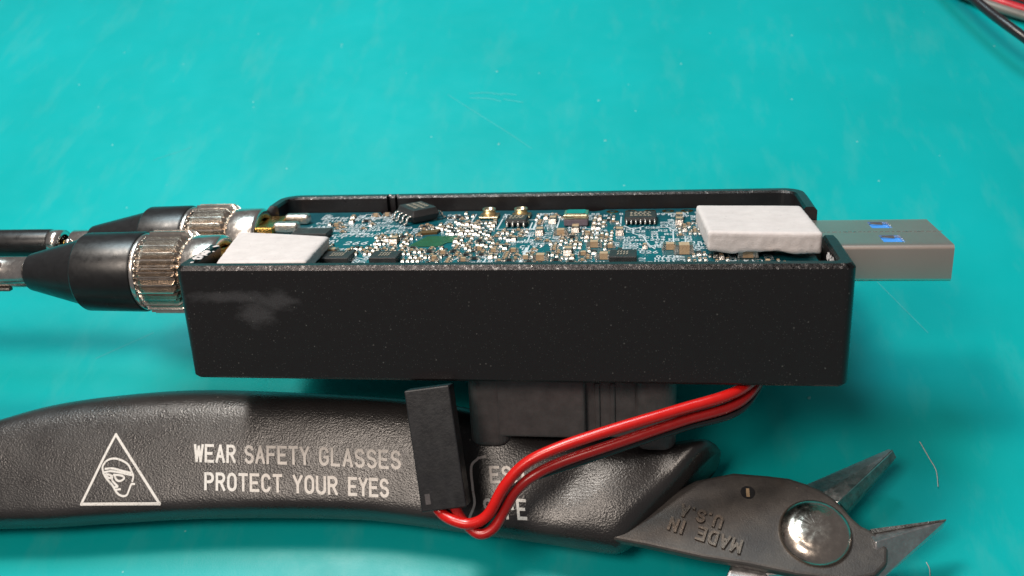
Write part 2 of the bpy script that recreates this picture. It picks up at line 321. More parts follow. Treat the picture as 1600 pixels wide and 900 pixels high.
# ------------------------------------------------------------------ open aluminium housing (box frame: X along, Y away, Z out of the open top)
HX, HD, HH = 3.79, 3.5, 1.407
hs = thing('device_housing', 'open black aluminium housing with a pale rubbed patch on its front, propped on the fan', 'housing', inbox=True)
def rrect(x0, x1, y0, y1, r, n=6):
    out = []
    for cx, cy, a in ((x1 - r, y0 + r, -90), (x1 - r, y1 - r, 0), (x0 + r, y1 - r, 90), (x0 + r, y0 + r, 180)):
        out += arc(cx, cy, r, r, a, a + 90, n)
    return out
def wall_ring():
    bm = bmesh.new(); tf, ts, tb, ch = 0.15, 0.17, 0.19, 0.05
    O = []; I = []
    def add(o, i): O.append(o); I.append(i)
    n = 8
    def corner(sx, sy, a0, r, ri):
        cx, cy = sx * (HX - r), (r if sy < 0 else HD - r); icx, icy = sx * (ix - ri), (iy0 + ri if sy < 0 else iy1 - ri)
        for k in range(n + 1):
            a = R(a0 + 90 * k / n); add((cx + r * math.cos(a), cy + r * math.sin(a)), (icx + ri * math.cos(a), icy + ri * math.sin(a)))
    x1, y1 = HX, HD
    ix, iy0, iy1 = HX - ts, tf, HD - tb
    runs = []
    # right wall low between Y 1.1 and 2.4; left wall low between 0.89 and 2.82
    corner(-1, -1, 180, .11, .06); corner(1, -1, 270, .11, .06)
    # start at left wall front end
    O.insert(0, (-x1, .89)); I.insert(0, (-ix, .89)); add((x1, 1.1), (ix, 1.1)); runs.append((O[:], I[:], 0.0))
    runs.append(([(x1, 1.1), (x1, 2.4)], [(ix, 1.1), (ix, 2.4)], -0.66))
    O.clear(); I.clear(); add((x1, 2.4), (ix, 2.4)); corner(1, 1, 0, .30, .2)
    # rib and recess on the inner face of the back wall
    for xx, dy in ((-1.98, 0), (-1.985, .09), (-2.02, .09), (-2.025, .02), (-2.09, .02), (-2.095, .09), (-2.14, .09), (-2.145, 0)): add((xx, y1), (xx, iy1 + dy))
    corner(-1, 1, 90, .30, .2); add((-x1, 2.82), (-ix, 2.82)); runs.append((O[:], I[:], 0.0))
    runs.append(([(-x1, 2.82), (-x1, .89)], [(-ix, 2.82), (-ix, .89)], -0.95))
    for o, i, top in runs:
        sec = []
        for (ox, oy), (ax, ay) in zip(o, i):
            o3, i3 = Vector((ox, oy, 0)), Vector((ax, ay, 0)); d = (i3 - o3).normalized()
            # the chamfer runs in from the outer face
            pts = [o3 + Vector((0, 0, -HH + 0.035)), o3 + Vector((0, 0, top - ch)), o3 + d * ch + Vector((0, 0, top)), i3 - d * 0.03 + Vector((0, 0, top)), i3 + Vector((0, 0, top - .03)), i3 + Vector((0, 0, -HH + .3)), o3 + d * 0.035 + Vector((0, 0, -HH))]
            sec.append([bm.verts.new(p) for p in pts])
        m = len(sec[0])
        for a, b in zip(sec, sec[1:]):
            for k in range(m):
                f = bm.faces.new((a[k], a[(k + 1) % m], b[(k + 1) % m], b[k])); f.material_index = 1 if k in (1, 3) and top == 0 else 0
        bm.faces.new(sec[0]); bm.faces.new(sec[-1][::-1])
    return bm
o = link_mesh('wall', wall_ring(), [M['anod'], M['rim']], hs)
bevel(o, 0.012, 2, 30)
bm = bmesh.new(); prism(bm, rrect(-HX + .10, HX - .10, .08, HD - .08, .2), -HH + 0.004, -0.62)
link_mesh('base', bm, M['anod'], hs)

bm = bmesh.new(); rr_ = random.Random(11)
for cx, cy, cz, sx_, sy_, sz_, n_ in ((-3.66, .50, .002, .06, .28, 0, 34), (3.588, .42, -.10, 0, .22, .07, 40)):  # white residue on the left rim top, whitish flecks on the right inner wall
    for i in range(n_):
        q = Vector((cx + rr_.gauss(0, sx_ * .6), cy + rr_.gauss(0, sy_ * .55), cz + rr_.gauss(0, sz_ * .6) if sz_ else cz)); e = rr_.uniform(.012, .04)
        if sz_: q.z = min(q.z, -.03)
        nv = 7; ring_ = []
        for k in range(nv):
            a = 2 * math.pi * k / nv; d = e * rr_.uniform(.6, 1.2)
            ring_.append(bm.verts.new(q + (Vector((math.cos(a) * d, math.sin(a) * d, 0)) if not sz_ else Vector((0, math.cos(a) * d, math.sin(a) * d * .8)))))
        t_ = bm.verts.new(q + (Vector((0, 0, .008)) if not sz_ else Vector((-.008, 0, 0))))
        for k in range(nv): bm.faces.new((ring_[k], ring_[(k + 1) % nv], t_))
rs = link_mesh('white_flecks', bm, M['pad'], hs, True); rs['kind'] = 'stuff'

# ------------------------------------------------------------------ circuit board inside
PZ = -0.23
pb = thing('circuit_board', 'blue-green radio circuit board crowded with tiny parts inside the black housing', 'circuit board', (0, 0, PZ), inbox=True)
bm = bmesh.new()
pts = [(-3.5, .17), (3.55, .17), (3.55, 3.28), (1.05, 3.28)] + [(1.0, 3.22), (.88, 3.17), (.74, 3.22), (.68, 3.28)] + [(-1.5, 3.28), (-1.55, 3.2), (-1.75, 3.16), (-1.85, 3.28), (-1.96, 3.28), (-2.0, 3.17), (-2.2, 3.17), (-2.25, 3.28), (-3.5, 3.28)]
prism(bm, pts, -0.10, 0); link_mesh('board', bm, M['pcb'], pb)

occ = []
def free(x, y, rx, ry):
    return all(abs(x - a) > rx + c or abs(y - b) > ry + d for a, b, c, d in occ)
def rotm(x, y, a=0, z=0): return Matrix.Translation((x, y, z)) @ Matrix.Rotation(a, 4, 'Z')
# eight-lead packages
def soic(name, x, y, a, L, Wd, H, nl, lead_len, z=0.02, label=None, marks=True, body='resin', sides=2):
    bm = bmesh.new(); hx, hy = L / 2, Wd / 2; c = H * .18
    lo = [(-hx + c, -hy + c, 0), (hx - c, -hy + c, 0), (hx - c, hy - c, 0), (-hx + c, hy - c, 0)]; mid = [(-hx, -hy, H * .5), (hx, -hy, H * .5), (hx, hy, H * .5), (-hx, hy, H * .5)]
    hi = [(-hx + c, -hy + c, H), (hx - c, -hy + c, H), (hx - c, hy - c, H), (-hx + c, hy - c, H)]
    hull(bm, lo + mid + hi)
    o = link_mesh(name, bm, M[body], pb); o.matrix_local = rotm(x, y, a, z); bevel(o, 0.012, 2)
    if label: o['label'] = label
    bm = bmesh.new(); w2 = L / nl * 0.19; t = 0.018; e = lead_len
    prof = [(-.02, H * .5), (e * .25, H * .5), (e * .42, H * .38), (e * .55, .0), (e * .7, -z + .02), (e, -z + .012)]
    up = [(px + (t if 1 < i < 5 else 0), pz + (t * .9 if i in (0, 1, 4, 5) else .012)) for i, (px, pz) in enumerate(prof)]
    for (p, q), (p2, q2) in zip(zip(prof, up), list(zip(prof, up))[1:]):
        vs = [bm.verts.new((s * w2, -pt[0], pt[1])) for s in (-1, 1) for pt in (p, q, q2, p2)]
        bm.faces.new(vs[:4]); bm.faces.new(vs[4:][::-1])
        for i in range(4): bm.faces.new((vs[i], vs[(i + 1) % 4], vs[4 + (i + 1) % 4], vs[4 + i]))
    first = None
    for sgn in (1, -1)[:sides]:
        for k in range(nl):
            px = (k - (nl - 1) / 2) * L / nl
            if first is None: l = first = link_mesh('lead', bm, M['tin'], o, True)
            else: l = first.copy(); COL.objects.link(l); l.parent = o
            l.matrix_local = Matrix.Rotation(0 if sgn == 1 else math.pi, 4, 'Z') @ Matrix.Translation((px, -hy, 0))
    if marks:
        bm = bmesh.new()
        for r_ in range(3):
            yy = hy * (.42 - .42 * r_); xx = -hx * .62
            while xx < hx * .55:
                l = random.uniform(.02, .05) * L * 2; 
                stroke(bm, [(xx, yy - .02 * L), (xx + l * .4, yy + .07 * L), (xx + l, yy - .01 * L)], .016, lambda a_, b_, c_: (a_, b_, H + .002 + c_)); xx += l + .03
        link_mesh('marking', bm, M['mark'], o)
    occ.append((x, y, L * .62, Wd * .75)); return o
soic('eight_lead_chip', -1.575, 2.86, math.atan2(.76, -.64) + math.pi,   .52, .42, .175, 4, .12, label='large tilted black chip with bent silver leads at the back edge')
soic('small_chip', -.12, 2.52, 0, .30, .28, .085, 4, .05, marks=True)
soic('wide_chip', 1.545, 2.62, 0, .43, .36, .08, 7, .04)
def block(name, x, y, L, Wd, H, m, a=0, z=0.012, mk=False, label=None, b=.01):
    bm = bmesh.new(); box(bm, -L / 2, L / 2, -Wd / 2, Wd / 2, 0, H); o = link_mesh(name, bm, M[m], pb); o.matrix_local = rotm(x, y, a, z); bevel(o, b, 2)
    occ.append((x, y, L / 2 + .02, Wd / 2 + .02))
    if mk:
        bm = bmesh.new()
        for r_ in range(2):
            xx = -L * .2
            while xx < L * .2:
                stroke(bm, [(xx, -.02 + r_ * .08 - .04), (xx + .015, .03 + r_ * .08 - .04)], .012, lambda a_, b_, c_: (a_, b_, H + .002 + c_)); xx += .035
        link_mesh('marking', bm, M['mark'], o)
    if label: o['label'] = label
    return o
block('front_chip', -2.14, .93, .36, .30, .07, 'resin', mk=True); block('front_chip', -1.53, .93, .34, .30, .07, 'resin', mk=True); block('front_chip', 1.345, .93, .32, .30, .07, 'resin', mk=True)
block('front_chip', -2.85, 2.02, .5, .30, .07, 'resin'); block('power_chip', 2.78, 1.5, .7, .7, .085, 'resin'); block('power_chip', -2.85, .95, .8, .8, .05, 'resin')
# oscillator: mauve base, gold collar, mirror lid
oc = block('oscillator', .69, 2.51, .32, .27, .09, 'purple', label='square crystal oscillator with gold rim and mirror lid')
bm = bmesh.new(); box(bm, -.165, .165, -.14, .14, .09, .155); a = link_mesh('gold_rim', bm, M['cream'], oc); bevel(a, .02, 3)
bm = bmesh.new(); prism(bm, rrect(-.125, .125, -.105, .105, .03, 4), .155, .166); link_mesh('lid', bm, M['lid'], oc)
# coaxial sockets
for x in (-.56, -.11):
    u = block('coax_socket', x, 2.9, .27, .24, .03, 'cream'); occ[-1] = (x, 2.9, .17, .2)
    bm = bmesh.new(); n = 28
    prof = [(.03, .090), (.105, .090), (.105, .096), (.118, .094), (.122, .086), (.118, .07), (.07, .064), (.06, .0)]
    rings = [[bm.verts.new((r * math.cos(2 * math.pi * k / n), r * math.sin(2 * math.pi * k / n), z)) for k in range(n)] for z, r in prof]
    for p, q in zip(rings, rings[1:]):
        for k in range(n): bm.faces.new((p[k], p[(k + 1) % n], q[(k + 1) % n], q[k]))
    link_mesh('socket_ring', bm, M['cream'], u, True)
    bm = bmesh.new(); bmesh.ops.create_cone(bm, cap_ends=True, segments=12, radius1=.018, radius2=.012, depth=.07, matrix=Matrix.Translation((0, 0, .065))); link_mesh('centre_pin', bm, M['gold'], u)
# bare laminate square and brown residue
bm = bmesh.new(); prism(bm, [(-1.40, 1.50), (-1.24, 1.96), (-.80, 1.96), (-.76, 1.72), (-.92, 1.66), (-.98, 1.50)], .001, .008); link_mesh('bare_patch', bm, M['green'], pb); occ.append((-1.1, 1.73, .26, .22))
bm = bmesh.new(); prism(bm, [(-1.42, 2.0), (-1.36, 2.16), (-1.12, 2.24), (-1.14, 2.08)], .001, .03); a = link_mesh('brown_component', bm, M['brown'], pb); occ.append((-1.27, 2.12, .15, .1))
# edge-mounted coax jacks, gold block with soldered legs
for y in (2.45, 1.15):
    bm = bmesh.new(); box(bm, -3.72, -3.44, y - .32, y + .32, -.55, .10); j = link_mesh('antenna_jack', bm, M['gold'], pb); bevel(j, .02, 2)
    bm = bmesh.new(); lathe_x(bm, [(-4.35, .30), (-3.72, .30)], 40)
    for v in bm.verts: v.co.y += y; v.co.z -= .2
    link_mesh('threaded_barrel', bm, M['gold'], j, True)
    for s in (-1, 1):
        bm = bmesh.new(); box(bm, -3.46, -3.10, y + s * .22 - .075, y + s * .22 + .075, .005, .15); l = link_mesh('soldered_leg', bm, M['tin'], j, True); bevel(l, .045, 4)
        occ.append((-3.25, y + s * .22, .22, .09))
    bm = bmesh.new(); box(bm, -3.42, -3.2, y - .03, y + .03, .04, .08); bevel(link_mesh('centre_pin', bm, M['gold'], j), .02, 2)
# castellated gold holes along the back edge
for i, x in enumerate((1.15, 1.41, 1.67, 1.92, 2.18, 2.44, 2.7)):
    bm = bmesh.new(); n = 20
    for ri, ro, z in ((.04, .085, .006),):
        a_ = [bm.verts.new((ri * math.cos(2 * math.pi * k / n), ri * math.sin(2 * math.pi * k / n), z)) for k in range(n)]; b_ = [bm.verts.new((ro * math.cos(2 * math.pi * k / n), ro * .8 * math.sin(2 * math.pi * k / n), z)) for k in range(n)]
        c_ = [bm.verts.new((v.co.x, v.co.y, 0.0005)) for v in b_]
        for k in range(n): bm.faces.new((a_[k], a_[(k + 1) % n], b_[(k + 1) % n], b_[k])); bm.faces.new((b_[k], b_[(k + 1) % n], c_[(k + 1) % n], c_[k]))
    o = link_mesh('gold_pad', bm, M['gold'], pb); o.location = (x, 3.14, 0); occ.append((x, 3.14, .08, .07))
# USB plug, nickel shell with two windows
up = bpy.data.objects.new('usb_plug', None)
def usb():
    x0, x1, y0, y1, z0, z1, r = 3.3, 5.10, 1.17, 2.35, -.60, -.155, .05
    prof = []
    for cx, cz, a in ((y1 - r, z1 - r, 0), (y0 + r, z1 - r, 90), (y0 + r, z0 + r, 180), (y1 - r, z0 + r, 270)):
        prof += arc(cx, cz, r, r, a, a + 90, 5)
        if a == 0: prof += [(2.20, z1), (1.92, z1), (1.60, z1), (1.32, z1)]
    xs = [x0, 3.9, 4.36, 4.60, 4.95, x1]
    bm = bmesh.new(); rows = [[bm.verts.new((x, p[0], p[1] - PZ)) for p in prof] for x in xs]; n = len(prof)
    for i in range(len(xs) - 1):
        for k in range(n):
            a, b = prof[k], prof[(k + 1) % n]; ym = (a[0] + b[0]) / 2
            if i == 2 and abs(a[1] - z1) < 1e-6 and abs(b[1] - z1) < 1e-6 and (1.92 < ym < 2.2 or 1.32 < ym < 1.6): continue
            bm.faces.new((rows[i][k], rows[i][(k + 1) % n], rows[i + 1][(k + 1) % n], rows[i + 1][k]))
    o = link_mesh('usb_plug', bm, M['shell'], pb, False); o['label'] = 'nickel USB plug with two blue windows in its top'
    s = o.modifiers.new('solid', 'SOLIDIFY'); s.thickness = .03; s.offset = -1; s.use_even_offset = True
    for p in o.data.polygons: p.use_smooth = True
    e = o.modifiers.new('es', 'EDGE_SPLIT'); e.split_angle = R(40)
    bm = bmesh.new(); box(bm, 3.9, 5.0, 1.21, 2.31, z1 - .30 - PZ, z1 - .036 - PZ); link_mesh('blue_tongue', bm, M['blue'], o)
    for (a, b) in ((1.92, 2.2), (1.32, 1.6)):      # spring tabs bent into the windows
        bm = bmesh.new(); hull(bm, [(4.40, b - .035, z1 - .016 - PZ), (4.40, b - .008, z1 - .006 - PZ), (4.54, b - .035, z1 - .03 - PZ), (4.54, b - .008, z1 - .006 - PZ), (4.40, b - .035, z1 - .034 - PZ), (4.54, b - .035, z1 - .034 - PZ)])
        link_mesh('spring_tab', bm, M['steel'], o)
    bm = bmesh.new(); x = 3.4; y = 1.76
    while x < 5.08:
        l = random.uniform(.03, .07); a = 0.004
        hull(bm, [(x, y - .006, z1 - PZ - .002), (x + l, y - .005, z1 - PZ - .002), (x + l, y + .006, z1 - PZ - .002), (x, y + .004, z1 - PZ - .002), (x + .01, y, z1 - PZ + a), (x + l - .01, y, z1 - PZ + a)]); x += l + .012
    for x in (4.02, 4.12, 4.72, 4.86):
        hull(bm, [(x - .03, y - .02, z1 - PZ - .002), (x + .03, y - .02, z1 - PZ - .002), (x + .03, y + .025, z1 - PZ - .002), (x - .03, y + .02, z1 - PZ - .002), (x, y, z1 - PZ + .006)])
    link_mesh('seam', bm, M['steel'], o)
usb()
bpy.data.objects.remove(up)
# surface-mount capacitors and resistors, one shared mesh per kind
def smd_mesh(name, L, Wd, H, body):
    bm = bmesh.new(); c = L * .20
    box(bm, -L / 2 + c, L / 2 - c, -Wd / 2 + .002, Wd / 2 - .002, .004, H - .002, 0)
    for s in (-1, 1):
        xa, xb = sorted((s * (L / 2 - c), s * L / 2)); box(bm, xa, xb, -Wd / 2, Wd / 2, .004, H, 1)
        e = s * L / 2; f = s * (L / 2 + .022)
        vs = [bm.verts.new(p) for p in ((e, -Wd / 2, H * .8), (e, Wd / 2, H * .8), (f, Wd / 2 + .006, .003), (f, -Wd / 2 - .006, .003), (e, -Wd / 2 - .008, .003), (e, Wd / 2 + .008, .003))]
        for q in ((0, 1, 2, 3), (0, 3, 4), (1, 5, 2), (3, 2, 5, 4)):
            bm.faces.new([vs[i] for i in q]).material_index = 2 if L > .08 else 1
    bmesh.ops.recalc_face_normals(bm, faces=bm.faces[:])
    me = bpy.data.meshes.new(name); bm.to_mesh(me); bm.free(); me.materials.append(M[body]); me.materials.append(M['endcap']); me.materials.append(M['tin']); return me
SM = dict(c=smd_mesh('capacitor', .10, .05, .05, 'cer'), c2=smd_mesh('capacitor', .06, .032, .03, 'cer'), r=smd_mesh('resistor', .10, .05, .035, 'resin'), r2=smd_mesh('resistor', .06, .032, .022, 'resin'),
          cb=smd_mesh('capacitor', .16, .09, .08, 'cer'), cl=smd_mesh('capacitor', .20, .14, .12, 'cer'))
DIM = dict(c=(.066, .030), c2=(.044, .020), r=(.066, .030), r2=(.044, .020), cb=(.11, .055), cl=(.13, .08))
cnt = [0]
def smd(kind, x, y, a):
    o = bpy.data.objects.new(SM[kind].name.split('.')[0], SM[kind]); COL.objects.link(o); o.parent = pb; o.matrix_local = rotm(x, y, a + random.gauss(0, .015), .001); cnt[0] += 1
    l, s = DIM[kind]; occ.append((x, y, l if abs(math.sin(a)) < .5 else s, s if abs(math.sin(a)) < .5 else l))
V = math.pi / 2
for k, x, y, a in (('cl', 2.06, 1.17, 0), ('cb', 1.90, 1.33, 0), ('cb', .37, .92, 0), ('cb', 1.12, .96, 0), ('cl', 2.78, 1.02, 0), ('cb', 2.06, 2.72, V), ('cb', 2.05, 2.50, V), ('cb', .24, 2.06, V), ('cb', 1.28, 2.03, V), ('cb', .70, 2.17, V),
                   ('c', -2.55, 2.93, V), ('c', -2.5, 2.70, V), ('c', -2.24, 3.02, 0), ('c', -2.08, 3.05, 0), ('cb', .98, 1.45, 0), ('cb', .52, 2.0, 0), ('cb', .36, 2.62, V), ('cb', -1.62, 1.70, V), ('cb', -2.3, 1.2, 0), ('c', 1.60, 1.40, V), ('cb', .68, 1.18, V)):
    smd(k, x, y, a)
# crowded areas: centre, half size, how many, how upright
AREAS = [(-1.62, 1.78, .28, .26, 22, .8), (-1.20, 2.38, .22, .14, 12, .7), (-.72, 2.35, .30, .34, 34, .85), (-.45, 1.75, .38, .34, 34, .7), (-.35, 1.15, .42, .28, 26, .3), (-1.05, 1.12, .40, .28, 30, .7),
         (-1.75, 1.30, .40, .18, 20, .7), (.40, 1.45, .20, .40, 14, .5), (.86, 1.75, .34, .36, 34, .8), (1.05, 1.15, .30, .20, 8, .5), (.55, 1.02, .35, .18, 10, .4), (1.10, 2.55, .18, .30, 14, .6), (2.20, 2.25, .22, .30, 16, .5),
         (2.35, .95, .22, .16, 10, .8), (-2.55, 1.25, .14, .30, 8, .4), (-2.45, 2.45, .40, .35, 8, .3), (.30, 2.75, .22, .25, 8, .4), (-1.0, 2.95, .18, .18, 6, .5), (3.1, .75, .35, .2, 8, .7), (-.1, 2.05, .2, .16, 10, .5)]
for cx, cy, rx, ry, n, pv in AREAS:
    n = int(n * 1.25)
    t = 0; done = 0
    while done < n and t < n * 30:
        t += 1; x, y = cx + random.uniform(-rx, rx), cy + random.uniform(-ry, ry)
        x = round(x / .062) * .062; y = round(y / .074) * .074; k = random.choice(('c', 'c2', 'c2', 'r', 'c2', 'c2', 'r2', 'c2')); v = random.random() < pv; l, s = DIM[k]
        if free(x, y, *((s, l) if v else (l, s))): smd(k, x, y, V if v else 0); done += 1
# silkscreen: outlines and reference designators
bm = bmesh.new(); onb = lambda x, y, l: (x, y, .0015 + l)
def line(*p, wd=.018): stroke(bm, list(p), wd, onb, sub=10)
line((.14, .75), (.15, 1.42), wd=.045); line((.13, 2.26), (.15, 3.08), wd=.03); line((.13, 3.08), (.36, 3.08))
line((1.33, 2.40), (1.45, 2.22), (1.45, 2.02), (1.58, 1.88), (1.62, 1.64), (1.66, 1.48), (1.95, 1.48), (1.96, 2.18), (1.87, 2.36)); line((1.45, 2.22), (1.58, 2.36)); line((1.60, 1.62), (1.72, 1.34))
line((.44, 2.80), (.44, 2.28), (.56, 2.28)); line((.94, 2.80), (.94, 2.28), (.82, 2.28)); line((1.28, 2.85), (1.28, 2.36), (1.36, 2.36)); line((1.84, 3.02), (2.15, 3.02))
line((-.36, 2.80), (-.36, 2.28), (.08, 2.28), (.08, 2.60)); line((-.78, 3.08), (-.78, 2.66), (-.60, 2.55)); line((-.36, 3.08), (-.30, 2.82)); line((.03, 2.75), (.12, 2.75))
for (x, y, a, b) in ((-2.75, 2.62, .28, .07), (-2.35, 2.75, .10, .24), (-2.22, 2.5, .30, .06), (-2.62, 2.25, .34, .06), (-2.42, 2.95, .12, .2), (-2.1, 2.95, .1, .2), (-2.45, 2.1, .36, .05)):
    line((x, y), (x + a, y), (x + a, y + b), (x, y + b), (x, y))
for i in range(9): line((-3.0 + i * .13, 2.72 + random.uniform(0, .3)), (-2.92 + i * .13, 2.86 + random.uniform(0, .3)))
line((-1.52, 2.34), (-1.15, 2.48)); line((-.05, 1.7), (.12, 1.7), (.12, 1.98), (-.02, 1.98)); line((-.95, 2.0), (-.55, 2.0)); line((-.3, .8), (-.3, 1.0)); line((-.75, .85), (-.6, 1.1))
pools = [(-3.0, 3.2, .75, 3.2)]
tries = 0; nd = 0
while nd < 420 and tries < 9000:
    tries += 1; x, y = random.uniform(-3.0, 3.1), random.uniform(.72, 3.05)
    a = random.choice((0, 0, V, math.pi)); hgt = random.choice((.075, .075, .09)); s = random.choice('CCCRRLU') + str(random.randint(1, 399)); l = hgt * .86 * len(s)
    hx, hy = (l / 2, hgt / 2) if a in (0, math.pi) else (hgt / 2, l / 2)
    if -2.0 < x < -1.2 and 1.9 < y < 2.3 and random.random() < .6: continue
    if 1.5 < x < 2.1 and 1.0 < y < 1.4 and random.random() < .7: continue
    if -2.4 < x < -1.9 and 1.45 < y < 1.95: continue
    if not free(x, y, hx * .9, hy * .9): continue
    ox, oy = {0: (x - hx, y - hy), V: (x + hx, y - hy), math.pi: (x + hx, y + hy)}[a]
    text(bm, s, ox, oy, hgt, .015, onb, ang=a, sub=10); occ.append((x, y, hx, hy)); nd += 1
text(bm, '266', -2.28, 1.62, .13, .02, onb, sub=10)
sk = link_mesh('silkscreen', bm, M['silk'], pb, recalc=False)
# loose solder dots and vias, too small to pick apart
bm = bmesh.new()
for i in range(230):
    ar = random.choice(AREAS); x, y = ar[0] + random.gauss(0, ar[2] * .8), ar[1] + random.gauss(0, ar[3] * .8)
    if not (.72 < y < 3.2): continue
    r_ = random.uniform(.012, .022)
    vs = [bm.verts.new((x + r_ * math.cos(k * 1.0472), y + r_ * math.sin(k * 1.0472), .0008 + i * 1e-6)) for k in range(6)]; t_ = bm.verts.new((x, y, random.uniform(.008, .02)))
    for k in range(6): bm.faces.new((vs[k], vs[(k + 1) % 6], t_))
sd = link_mesh('solder_dots', bm, M['tin'], pb, True); sd['kind'] = 'stuff'

# ------------------------------------------------------------------ thermal pads
def pad(name, label, quad, z0, z1, seed):
    rnd = random.Random(seed); bm = bmesh.new(); nx, ny, nz = 40, 36, 8
    P = [Vector((x, y, 0)) for x, y in quad]       # FL FR BR BL
    c = sum(P, Vector()) / 4; grid = {}
    def vert(i, j, k):
        if (i, j, k) in grid: return grid[i, j, k]
        u, v, w_ = i / nx, j / ny, k / nz; q = (P[0] * (1 - u) + P[1] * u) * (1 - v) + (P[3] * (1 - u) + P[2] * u) * v
        sx = (P[1] - P[0]).length; sy = (P[3] - P[0]).length; sz = z1 - z0; rr = .035
        def rd(t_, s): d = min(t_, 1 - t_) * s; return max(0, rr - d)
        a, b, h = rd(u, sx), rd(v, sy), rd(w_, sz); z = z0 + sz * w_
        # round the edges by pulling corners toward the middle
        m = math.sqrt(a * a + b * b + h * h); pull = max(0, m - rr)
        if m > 1e-6:
            ex = (P[1] - P[0]).normalized() * (1 if u < .5 else -1); ey = (P[3] - P[0]).normalized() * (1 if v < .5 else -1)
            q = q + ex * (a / m * pull) + ey * (b / m * pull); z += (1 if w_ < .5 else -1) * h / m * pull
        f = math.sin(u * 9 + seed) * .010 + math.sin(u * 23 + seed * 2) * .004
        if w_ < .3: z += f * (1 - w_ / .3) * 1.6 + rnd.uniform(-.004, .004)
        side = (i in (0, nx)) or (j in (0, ny))
        if side: q = q + Vector((rnd.uniform(-.004, .004), rnd.uniform(-.005, .005) + f * .3, 0))
        z += .008 * math.sin(u * 3 + v * 2 + seed)
        grid[i, j, k] = bm.verts.new((q.x, q.y, z)); return grid[i, j, k]
    for i in range(nx):
        for j in range(ny):
            for k in (0, nz): bm.faces.new((vert(i, j, k), vert(i + 1, j, k), vert(i + 1, j + 1, k), vert(i, j + 1, k)))
    for k in range(nz):
        for i in range(nx):
            for j in (0, ny): bm.faces.new((vert(i, j, k), vert(i + 1, j, k), vert(i + 1, j, k + 1), vert(i, j, k + 1)))
        for j in range(ny):
            for i in (0, nx): bm.faces.new((vert(i, j, k), vert(i, j + 1, k), vert(i, j + 1, k + 1), vert(i, j, k + 1)))
    o = link_mesh(name, bm, M['pad'], None, True); o.matrix_world = BOXM
    return tag(o, label, 'thermal pad', 'thermal pads on the circuit board')
pad('thermal_pad', 'thick grey-white thermal pad standing proud beside the USB plug', [(2.315, .88), (3.57, .79), (3.51, 1.98), (2.245, 2.14)], -.125, .12, 3)
pad('thermal_pad', 'thinner white thermal pad level with the rim beside the knurled adapters', [(-3.36, .20), (-2.25, .17), (-2.335, 1.25), (-3.62, 1.46)], -.17, .0, 5)

